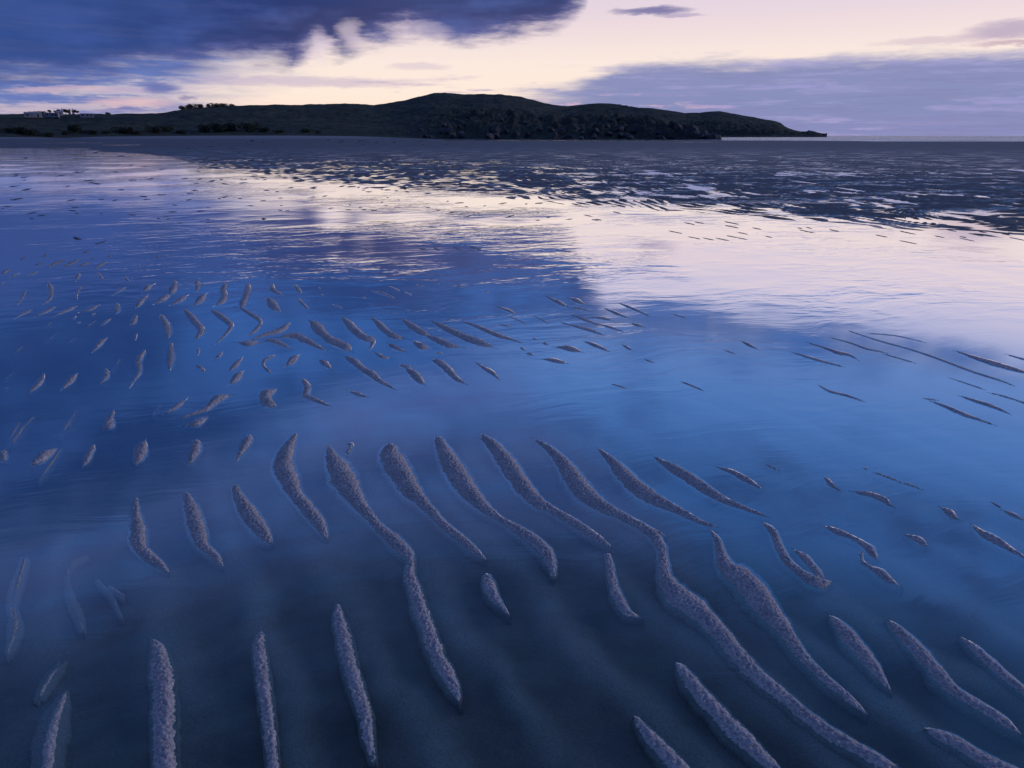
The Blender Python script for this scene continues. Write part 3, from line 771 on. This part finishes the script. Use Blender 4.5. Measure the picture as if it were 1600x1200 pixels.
def sand_ridge(pts, low=False, hk=1.0):
    N_RIDGE[0] += 1; sd = N_RIDGE[0]
    c = catmull(pts, 240)
    c[:, 2] = np.maximum(c[:, 2] * 0.78, 1.3)
    # real course on the ground, resampled evenly
    gx, gy = ground(c[:, 0], c[:, 1])
    L = np.concatenate([[0], np.cumsum(np.hypot(np.diff(gx), np.diff(gy)))])
    dist = float(np.hypot(gx.mean(), gy.mean()))
    step = float(np.clip(0.0015 * dist, 0.0027, 0.02))
    n = int(np.clip(L[-1] / step, 14, 640))
    s = np.linspace(0, L[-1], n)
    c = np.stack([np.interp(s, L, c[:, k]) for k in range(3)], -1)
    gx, gy = ground(c[:, 0], c[:, 1])
    # half width across the crest, in metres, from the width seen in the photograph
    tx, ty = np.gradient(c[:, 0]), np.gradient(c[:, 1]); ln = np.hypot(tx, ty) + 1e-9
    nx, ny = -ty / ln, tx / ln
    lx, ly = ground(c[:, 0] + nx * c[:, 2] / 2, c[:, 1] + ny * c[:, 2] / 2)
    rx, ry = ground(c[:, 0] - nx * c[:, 2] / 2, c[:, 1] - ny * c[:, 2] / 2)
    hx, hy = (rx - lx) / 2, (ry - ly) / 2
    mx, my = (rx + lx) / 2, (ry + ly) / 2
    hw = np.hypot(hx, hy)
    # real ground tangent at the ends for the tapering caps
    cap = max(float(hw.max()) * 0.8, 0.012)
    k = max(3, int(cap * 0.9 / step) + 1); k = min(k, 40)
    def ext(v, side):
        d = (v[1] - v[0]) if side == 0 else (v[-1] - v[-2])
        return (v[0] - d * np.arange(k, 0, -1)) if side == 0 else (v[-1] + d * np.arange(1, k + 1))
    mx2 = np.concatenate([ext(mx, 0), mx, ext(mx, 1)]); my2 = np.concatenate([ext(my, 0), my, ext(my, 1)])
    def hold(v): return np.concatenate([np.full(k, v[0]), v, np.full(k, v[-1])])
    hx2, hy2, hw2 = hold(hx), hold(hy), hold(hw)
    pos = np.concatenate([-(np.arange(k, 0, -1)) * step, s, s[-1] + np.arange(1, k + 1) * step])
    e0 = max(hw[0] * 1.0, 0.006); e1 = max(hw[-1] * 1.0, 0.006)
    q = np.maximum(np.maximum((e0 - pos) / (2 * e0), 0) * 1.6, np.maximum((pos - (s[-1] - e1)) / (2 * e1), 0) * 1.6)
    m = int(np.clip(3.4 * hw.max() / step, 9, 76))
    S, Q = np.meshgrid(np.linspace(-1.7, 1.7, m), q)
    Q = Q * np.clip(1 + 0.7 * fbm(S * 1.6 + sd * 3.1, pos[:, None] * 14 + 0 * S, 2, 170 + sd), 0.4, 1.8)
    # ragged water line
    rag = 1 + 0.13 * fbm(pos * 16, pos * 0 + sd, 3, 60 + sd)[:, None] * np.sign(S + 1e-6) * 0.6 + 0.10 * fbm(pos * 38, pos * 0 + sd, 3, 90 + sd)[:, None] + 0.07 * fbm(pos[:, None] * 30, S * 0.2 + 5, 2, 95 + sd) * np.sign(S + 1e-6)
    X = mx2[:, None] + hx2[:, None] * S * rag; Y = my2[:, None] + hy2[:, None] * S * rag
    D = np.sqrt(S ** 2 + Q ** 2)
    skew = S - 0.22 * np.clip(1 - S ** 2, 0, 1)
    Ds = np.sqrt(skew ** 2 + Q ** 2)
    prof = np.where(D < 1, 1 - Ds ** 1.8, -(D - 1) * 1.15)
    H = np.clip(0.32 * hw2 * np.clip(2.4 / dist, 0.3, 1), 0.0016, 0.0135)[:, None] * hk
    Z = H * prof
    Z = np.where(D > 1, np.maximum(Z, -0.02) - 0.004 * np.clip(D - 1.3, 0, 9), Z)
    fq = 132.0 * float(np.clip(2.4 / dist, 0.45, 1))
    rough = np.clip(1.15 - D * 0.55, 0.1, 1)
    gn = fbm(X * fq, Y * fq, 2, 120)
    if low:
        rough = rough * 0.3
    Z += rough * (0.0032 * gn + 0.0016 * fbm(X * 22, Y * 22, 2, 130)) * float(np.clip(2.6 / dist, 0.6, 1))
    if low:
        Z -= H * 0.72 + 0.0008 * (1 + fbm(X * 9, Y * 9, 2, 150))
    Z -= 0.16 * np.clip(D - 1.22, 0, 9) ** 2          # the foot runs down into the bed
    me = grid_mesh("sand_ridge", X, Y, Z)
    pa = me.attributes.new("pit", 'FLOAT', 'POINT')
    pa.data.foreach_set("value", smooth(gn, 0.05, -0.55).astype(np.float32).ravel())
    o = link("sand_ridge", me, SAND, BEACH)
    if not low and dist < 7.5 and hw.max() > 0.006:
        # the water climbs a little up the wet sand all round the ridge
        lev = [0.86, 0.95, 1.02, 1.09, 1.18, 1.30]
        hm = float(np.median(hw2)); PX, PY, PZ = [], [], []
        for D_ in lev:
            sl = np.sqrt(np.maximum(D_ ** 2 - q ** 2, 0))
            bx, by, bz = [], [], []
            for sg, order in ((-1, slice(None)), (1, slice(None, None, -1))):
                rg = 1 + 0.13 * fbm(pos * 16, pos * 0 + sd, 3, 60 + sd) * sg * 0.6 + 0.10 * fbm(pos * 38, pos * 0 + sd, 3, 90 + sd)
                bx.append((mx2 + hx2 * sg * sl * rg)[order]); by.append((my2 + hy2 * sg * sl * rg)[order])
                rim_lift = np.where(sg * hx2 > 0, 1.0, 0.35) * (0.0010 if dist < 2.4 else 0.0022)      # rim kept lower on the left: bright and dark edges put into its shape
                bz.append((0.00006 + rim_lift * math.exp(-max(D_ - 0.92, 0) * hm / 0.0028) * (D_ < 1.29))[order])
            x_, y_, z_ = np.concatenate(bx), np.concatenate(by), np.concatenate(bz)
            PX.append(np.append(x_, x_[0])); PY.append(np.append(y_, y_[0])); PZ.append(np.append(z_, z_[0]))
        st = 1 if dist < 3 else 2
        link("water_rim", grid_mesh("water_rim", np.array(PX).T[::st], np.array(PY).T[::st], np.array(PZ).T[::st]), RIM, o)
    return o


for p in RIDGES:
    sand_ridge(p)
for p in LOW:
    sand_ridge(p, low=True)

# islets further out in the film: small crests in drawn-out rows
rnd = random.Random(5)
for (x0, x1, y0, y1, n, wl, hl) in ((0, 330, 296, 350, 34, 9, 2.2), (330, 700, 278, 330, 46, 7, 2.0), (0, 160, 268, 296, 14, 9, 1.8), (700, 1050, 316, 345, 24, 9, 2.0),
                                    (1050, 1600, 345, 380, 30, 20, 1.3), (180, 420, 255, 290, 20, 8, 1.5)):
    for i in range(n):
        x = rnd.uniform(x0, x1); f = (x - x0) / (x1 - x0)
        yb = float(np.interp(x, BX, BY)) + 3
        y = max(rnd.uniform(y0, y1), yb)
        w = wl * rnd.uniform(0.4, 1.3); h = hl * rnd.uniform(0.35, 1.0)
        sl = (0.10 if x > 900 else rnd.uniform(-0.12, 0.06))
        sand_ridge([(x - w / 2, y - w * sl, h * 0.6), (x, y, h), (x + w / 2, y + w * sl, h * 0.5)], hk=0.9)


# ------------------------------------------------------------------ rocks along the foot of the hill
def rock_mesh(seed):
    bm = bmesh.new(); bmesh.ops.create_icosphere(bm, subdivisions=3, radius=1.0)
    r = random.Random(seed)
    planes = [(Vector((r.gauss(0, 1), r.gauss(0, 1), r.gauss(0, 0.8))).normalized(), r.uniform(0.45, 0.85)) for _ in range(14)]
    for v in bm.verts:
        for n, d in planes:
            q = v.co.dot(n) - d
            if q > 0:
                v.co -= n * q * 0.9
    co = np.array([v.co[:] for v in bm.verts])
    w = fbm(co[:, 0] * 2.4 + co[:, 2], co[:, 1] * 2.4 - co[:, 2] * 1.3, 3, seed)
    for v, k in zip(bm.verts, w):
        v.co *= 1 + 0.10 * float(k)
    me = bpy.data.meshes.new("shore_rock"); bm.to_mesh(me); bm.free()
    me.materials.append(ROCK)
    return me


ROCKS = [rock_mesh(s) for s in range(8)]
rr = random.Random(3)


def put_rock(px, t, size, label, group, flat=0.7):
    a, _ = azel(px, 212)
    x, y, z = land_at(float(a), t)
    o = link("shore_rock", ROCKS[rr.randrange(8)])
    sx = size * rr.uniform(0.8, 1.5); sz = size * flat * rr.uniform(0.7, 1.2)
    o.location = (x, y, z + sz * 0.25); o.scale = (sx, size * rr.uniform(0.8, 1.2), sz)
    o.rotation_euler = (rr.uniform(-0.3, 0.3), rr.uniform(-0.3, 0.3), rr.uniform(0, 6.28))
    big = "large" if size > 1.9 else ("middling" if size > 1.45 else "small")
    shape = "upright" if sz > sx * 0.62 else "low broad"
    where = "below the dip between the hills" if px > 940 else ("under the summit of the hill" if px < 800 else "under the shoulder of the hill")
    tag(o, label.format(big=big, shape=shape, where=where), "rock", group)


for i in range(58):
    put_rock(rr.uniform(650, 1118), rr.uniform(0.0, 0.05), rr.uniform(1.0, 2.4), "{big} {shape} dark rock at the sandy foot, {where}", "rocks along the foot of the hill", 0.8)
for i in range(30):
    put_rock(rr.uniform(680, 1030), rr.uniform(0.05, 0.22), rr.uniform(0.7, 1.7), "{big} {shape} dark crag on the grass slope {where}", "crags on the slope", 0.7)
for px, t, s in ((1080, 0.12, 3.6), (1098, 0.1, 2.4), (1122, 0.1, 1.6), (1052, 0.14, 3.0)):
    put_rock(px, t, s, "{shape} dark rock at the seaward tip of the near shore", "rocks at the seaward tip", 0.8)


# ------------------------------------------------------------------ bushes and trees: leaf faces round short stems
def leaf_cloud(lobes, n, size, seed):
    r = np.random.default_rng(seed)
    ver, fac = [], []
    for (cx, cy, cz, a, b, c) in lobes:
        k = int(n * (a * b * c) ** (2 / 3) / sum((l[3] * l[4] * l[5]) ** (2 / 3) for l in lobes))
        d = r.normal(size=(k, 3)); d /= np.linalg.norm(d, axis=1)[:, None]
        rad = r.uniform(0.55, 1.08, k) ** 0.6
        P = d * rad[:, None] * np.array([a, b, c]) + np.array([cx, cy, cz])
        for p in P:
            u = r.normal(size=3); u /= np.linalg.norm(u); w = np.cross(u, r.normal(size=3)); w /= np.linalg.norm(w)
            s = size * r.uniform(0.6, 1.5); i = len(ver)
            ver += [tuple(p - u * s), tuple(p + w * s * 0.5), tuple(p + u * s), tuple(p - w * s * 0.5)]
            fac.append((i, i + 1, i + 2, i + 3))
    me = bpy.data.meshes.new("foliage"); me.from_pydata(ver, [], fac); me.materials.append(LEAF)
    return me


def stems(paths, name):
    bm = bmesh.new()
    for p0, p1, r0, r1 in paths:
        a, b = Vector(p0), Vector(p1); z = (b - a).normalized()
        x = z.orthogonal().normalized(); y = z.cross(x); ring = []
        for c, rad in ((a, r0), (b, r1)):
            ring.append([bm.verts.new(c + (x * math.cos(t) + y * math.sin(t)) * rad) for t in [k * math.pi / 3 for k in range(6)]])
        for k in range(6):
            bm.faces.new((ring[0][k], ring[0][(k + 1) % 6], ring[1][(k + 1) % 6], ring[1][k]))
    me = bpy.data.meshes.new(name); bm.to_mesh(me); bm.free(); me.materials.append(WOOD)
    return me


BUSH = []
for s in range(4):
    r = random.Random(40 + s)
    lobes = [(r.uniform(-1, 1) * 1.1, r.uniform(-0.6, 0.6), 0.55 + r.uniform(-0.1, 0.35), r.uniform(0.5, 0.95), r.uniform(0.5, 0.8), r.uniform(0.4, 0.7)) for _ in range(6)]
    BUSH.append((leaf_cloud(lobes, 900, 0.13, s), stems([((0, 0, -0.4), (l[0] * 0.8, l[1] * 0.8, l[2]), 0.07, 0.02) for l in lobes], "stem")))
TREE = []
for s in range(3):
    r = random.Random(70 + s)
    lobes = [(r.uniform(-0.9, 0.9), r.uniform(-0.8, 0.8), 2.2 + r.uniform(-0.6, 0.9), r.uniform(0.6, 1.0), r.uniform(0.6, 0.9), r.uniform(0.45, 0.75)) for _ in range(7)]
    TREE.append((leaf_cloud(lobes, 1100, 0.15, 10 + s), stems([((0, 0, -0.4), (0.05, 0, 1.5), 0.16, 0.1)] + [((0.05, 0, 1.3), l[:3], 0.08, 0.02) for l in lobes], "trunk")))
lob = [(0, 0, 0.7 + 0.42 * k, 0.95 - 0.1 * k, 0.95 - 0.1 * k, 0.32) for k in range(9)]
CONE = (leaf_cloud(lob, 1100, 0.14, 31), stems([((0, 0, -0.4), (0, 0, 4.6), 0.13, 0.02)], "trunk"))


def plant(name, kit, parts, loc, sc, label, cat, group):
    root = link(name, None); root.location = loc
    root.scale = sc; root.rotation_euler = (0, 0, rr.uniform(0, 6.28))
    link(parts[0], kit[0], None, root); link(parts[1], kit[1], None, root)
    tag(root, label, cat, group)


for px, py, w, h in ((8, 207, 12, 6), (30, 209, 26, 8), (48, 211, 24, 7), (70, 213, 20, 5), (118, 207, 22, 9), (106, 211, 12, 5), (138, 210, 18, 6), (165, 209, 14, 4),
                     (190, 208, 28, 7), (212, 210, 20, 5), (240, 208, 24, 8), (258, 206, 20, 7), (284, 209, 18, 4), (318, 206, 20, 9), (340, 206, 26, 11), (366, 205, 26, 11),
                     (392, 205, 26, 10), (412, 207, 18, 6), (435, 208, 16, 4), (478, 207, 20, 5), (495, 208, 10, 3)):
    x, y, z = hill_px(px, py)
    k = math.hypot(x, y) / 1206.0
    plant("dune_bush", BUSH[rr.randrange(4)], ("foliage", "stem"), (x, y, z), (w * k / 2.6, w * k / 3.2, h * k / 1.3),
          ("wide" if w > 21 else "small") + " dark bush on the dune edge " + ("below the caravans" if px < 150 else ("between the caravans and the hedge" if px < 290 else "below the skyline bushes")), "bush", "bushes along the dune edge")
for px, w, h in ((288, 14, 5), (300, 16, 6), (312, 14, 5), (325, 10, 5), (334, 12, 5), (348, 14, 4), (362, 12, 3), (165, 10, 3), (60, 18, 3), (50, 12, 3)):
    a, _ = azel(px, 170); x, y, z = land_at(float(a), 0.985)
    k = math.hypot(x, y) / 1206.0
    plant("ridge_bush", BUSH[rr.randrange(4)], ("foliage", "stem"), (x, y, z - 0.3), (w * k / 2.6, w * k / 3.2, h * k / 1.2),
          ("dark bush of the clump breaking the skyline of the low hill" if px > 200 else "low dark bush on the skyline beside the caravans"), "bush", "bushes on the skyline")
for px, h, kind in ((76, 8, 0), (84, 9, 1), (90, 10, 2), (94.5, 13, 3), (99, 10, 0), (104, 10, 1), (107.5, 12, 3), (110.5, 13, 3), (115, 9, 2), (119, 7, 0)):
    a, _ = azel(px, 170); x, y, z = land_at(float(a), 0.96)
    k = math.hypot(x, y) / 1206.0
    if kind == 3:
        plant("conifer_tree", CONE, ("crown", "trunk"), (x, y, z), (h * k / 4.6 * 0.45,) * 2 + (h * k / 6.2,), "slim pointed conifer rising over the caravans", "tree", "conifers by the caravans")
    else:
        plant("broadleaf_tree", TREE[kind], ("crown", "trunk"), (x, y, z), (h * k / 3.2 * 0.75,) * 2 + (h * k / 5.0,), "low round dark tree behind the caravans", "tree", "round trees by the caravans")


# ------------------------------------------------------------------ static caravans on the slope
def box(bm, x0, x1, y0, y1, z0, z1):
    vs = [bm.verts.new(p) for p in ((x0, y0, z0), (x1, y0, z0), (x1, y1, z0), (x0, y1, z0), (x0, y0, z1), (x1, y0, z1), (x1, y1, z1), (x0, y1, z1))]
    for f in ((0, 1, 5, 4), (1, 2, 6, 5), (2, 3, 7, 6), (3, 0, 4, 7), (4, 5, 6, 7), (3, 2, 1, 0)):
        bm.faces.new([vs[i] for i in f])


def bmo(name, fn, mat, parent):
    bm = bmesh.new(); fn(bm); bmesh.ops.recalc_face_normals(bm, faces=bm.faces)
    me = bpy.data.meshes.new(name); bm.to_mesh(me); bm.free()
    return link(name, me, mat, parent)


def caravan(px, py, L, H, windows, door, pitched, label):
    x, y, z = hill_px(px, py)
    root = link("static_caravan", None); root.location = (x, y, z - 0.1)
    root.rotation_euler = (0, 0, math.atan2(-x, y) + rr.uniform(-0.3, 0.3)); root.scale = (0.85,) * 3
    W = 3.0
    bmo("body", lambda b: box(b, -L / 2, L / 2, -W / 2, W / 2, 0.35, H), PAINT, root)
    bmo("skirt", lambda b: box(b, -L / 2 + .08, L / 2 - .08, -W / 2 + .08, W / 2 - .08, -0.8, 0.346), ROCK, root)

    def roof(b):
        n = 9; rise = 0.8 if pitched else 0.32
        prev = None
        for i in range(n):
            u = -1 + 2 * i / (n - 1)
            zz = H + 0.004 + rise * ((1 - abs(u)) if pitched else (1 - u * u))
            cur = [b.verts.new((sx * (L / 2 + 0.12), u * (W / 2 + 0.12), zz)) for sx in (-1, 1)]
            if prev:
                b.faces.new((prev[0], prev[1], cur[1], cur[0]))
            prev = cur
        b.verts.ensure_lookup_table()
        lo = [v for v in b.verts if v.co.x < 0]; hi = [v for v in b.verts if v.co.x > 0]
        b.faces.new(lo); b.faces.new(hi)
    bmo("roof", roof, ROOFM, root)
    for u, w in windows:
        wn = bmo("window", lambda b: box(b, u * L - w / 2, u * L + w / 2, -W / 2 - 0.03, -W / 2 - 0.003, H * 0.50, H * 0.86), GLASS, root)
        def fr(b):
            x0, x1, z0, z1 = u * L - w / 2, u * L + w / 2, H * 0.50, H * 0.86
            o_ = [b.verts.new((px_, -W / 2 - 0.05, pz_)) for px_, pz_ in ((x0 - .06, z0 - .06), (x1 + .06, z0 - .06), (x1 + .06, z1 + .06), (x0 - .06, z1 + .06))]
            i_ = [b.verts.new((px_, -W / 2 - 0.05, pz_)) for px_, pz_ in ((x0, z0), (x1, z0), (x1, z1), (x0, z1))]
            fs = [b.faces.new((o_[q], o_[(q + 1) % 4], i_[(q + 1) % 4], i_[q])) for q in range(4)]
            ex = bmesh.ops.extrude_face_region(b, geom=fs)
            for v in ex['geom']:
                if isinstance(v, bmesh.types.BMVert):
                    v.co.y += 0.045
        bmo("frame", fr, ROOFM, wn)
    if door is not None:
        bmo("door", lambda b: box(b, door * L - .4, door * L + .4, -W / 2 - 0.04, -W / 2 - 0.003, 0.4, H * 0.88), GLASS, root)
    tag(root, label, "caravan")


caravan(46, 185, 5.2, 2.5, [(-0.2, 1.2)], None, True, "pale low caravan with one window, farthest from the trees")
caravan(57, 185, 5.4, 2.7, [(-0.28, 0.9)], 0.1, True, "white caravan with a dark doorway beside the low one")
caravan(80, 184.6, 7.2, 2.6, [(-0.28, 0.9), (0.1, 1.4), (0.34, 1.2)], None, False, "long white caravan with three dark windows in front of the trees")
caravan(93, 182, 3.6, 2.4, [(0.0, 0.8)], None, True, "small grey caravan half hidden under the trees")
caravan(136, 185.4, 7.2, 2.4, [(-0.3, 1.2), (0.05, 1.0), (0.3, 0.8)], None, False, "lone white caravan standing on open grass")


# ------------------------------------------------------------------ seaweed left on the sand
def weed_mesh(seed):
    r = random.Random(seed); bm = bmesh.new()
    bmesh.ops.create_icosphere(bm, subdivisions=2, radius=0.5)
    for v in bm.verts:
        v.co.x *= 1.1; v.co.z = max(v.co.z, -0.25) * 0.55
        v.co *= 1 + 0.35 * float(perlin(v.co.x * 3 + seed, v.co.y * 3 + v.co.z * 2))
    for k in range(16):
        a = r.uniform(0, 6.28); L = r.uniform(0.5, 1.0); w = r.uniform(0.05, 0.1); prev = None; bend = r.uniform(-1.2, 1.2)
        for i in range(6):
            t = i / 5; aa = a + bend * t
            c = Vector((math.cos(aa) * L * t, math.sin(aa) * L * t, 0.28 * (1 - t) ** 2 * r.uniform(0.6, 1.2) + 0.02))
            n = Vector((-math.sin(aa), math.cos(aa), r.uniform(-0.6, 0.6))) * w * (1 - 0.7 * t)
            cur = (bm.verts.new(c - n), bm.verts.new(c + n))
            if prev:
                bm.faces.new((prev[0], prev[1], cur[1], cur[0]))
            prev = cur
    me = bpy.data.meshes.new("seaweed_clump"); bm.to_mesh(me); bm.free(); me.materials.append(WEED)
    return me


WEEDS = [weed_mesh(s) for s in range(5)]


def weed(px, py, wpx, hk, label, group=None, deep=1.0):
    x, y = ground(px, py); x, y = float(x), float(y)
    z = float(beach_z(np.array([[x]]), np.array([[y]]))[0, 0])
    if z > 0.05:                                       # up the beach the sand is nearer to the eye line: walk in until it fits
        for _ in range(4):
            x, y = (float(v) for v in ground(px, py, min(z, 0.9))); z = float(beach_z(np.array([[x]]), np.array([[y]]))[0, 0])
    s = wpx * math.hypot(x, y) / 1206.0 / 1.4
    o = link("seaweed_clump", WEEDS[rr.randrange(5)])
    o.location = (x, y, max(z, -0.008 * deep)); o.scale = (s, s, s * hk); o.rotation_euler = (0, 0, rr.uniform(0, 6.28))
    tag(o, label, "seaweed", group)


weed(412, 342, 10, 1.0, "small dark tuft of seaweed alone in the shining water below the hill")
weed(1475, 463, 10, 0.7, "flat dark scrap of seaweed trailing in the bright shallow water")
weed(633, 294, 20, 0.6, "long dark weed heap at the edge of the rippled flat")
for (px, py, w) in ((120, 269, 14), (112, 274, 8), (40, 247, 12), (28, 252, 7), (143, 246, 4), (150, 239, 14), (190, 244, 16), (232, 314, 8), (95, 258, 10), (162, 239, 8), (192, 261, 6)):
    weed(px, py, w, 0.35, "dark flat weed lying in the shallow water before the caravans", "weed in the shallows below the caravans")
for i in range(40):
    weed(rr.uniform(285, 470), rr.choice((223, 225.5, 231, 233, 240)) + rr.uniform(-1, 1), rr.uniform(2.5, 8), 0.5, "dark scrap of seaweed on the tide line below the bushes", "seaweed along the tide line")
for i in range(44):
    weed(rr.uniform(470, 720), rr.choice((220, 221.5, 223, 226)) + rr.uniform(-.8, .8), rr.uniform(3, 9), 0.5, "dark scrap of seaweed on the sand before the shore rocks", "seaweed before the shore rocks")
weed(395, 221, 10, 0.9, "bushy dark weed standing up on the tide line")
for (px, py, w) in ((395, 251, 18), (340, 251, 16), (410, 253, 10), (570, 236, 10), (455, 242, 14), (1005, 233.5, 6), (835, 226, 4), (862, 236, 5), (660, 240, 10)):
    weed(px, py, w, 0.25, "low dark weed patch on the drained rippled flat", "weed on the drained flat")
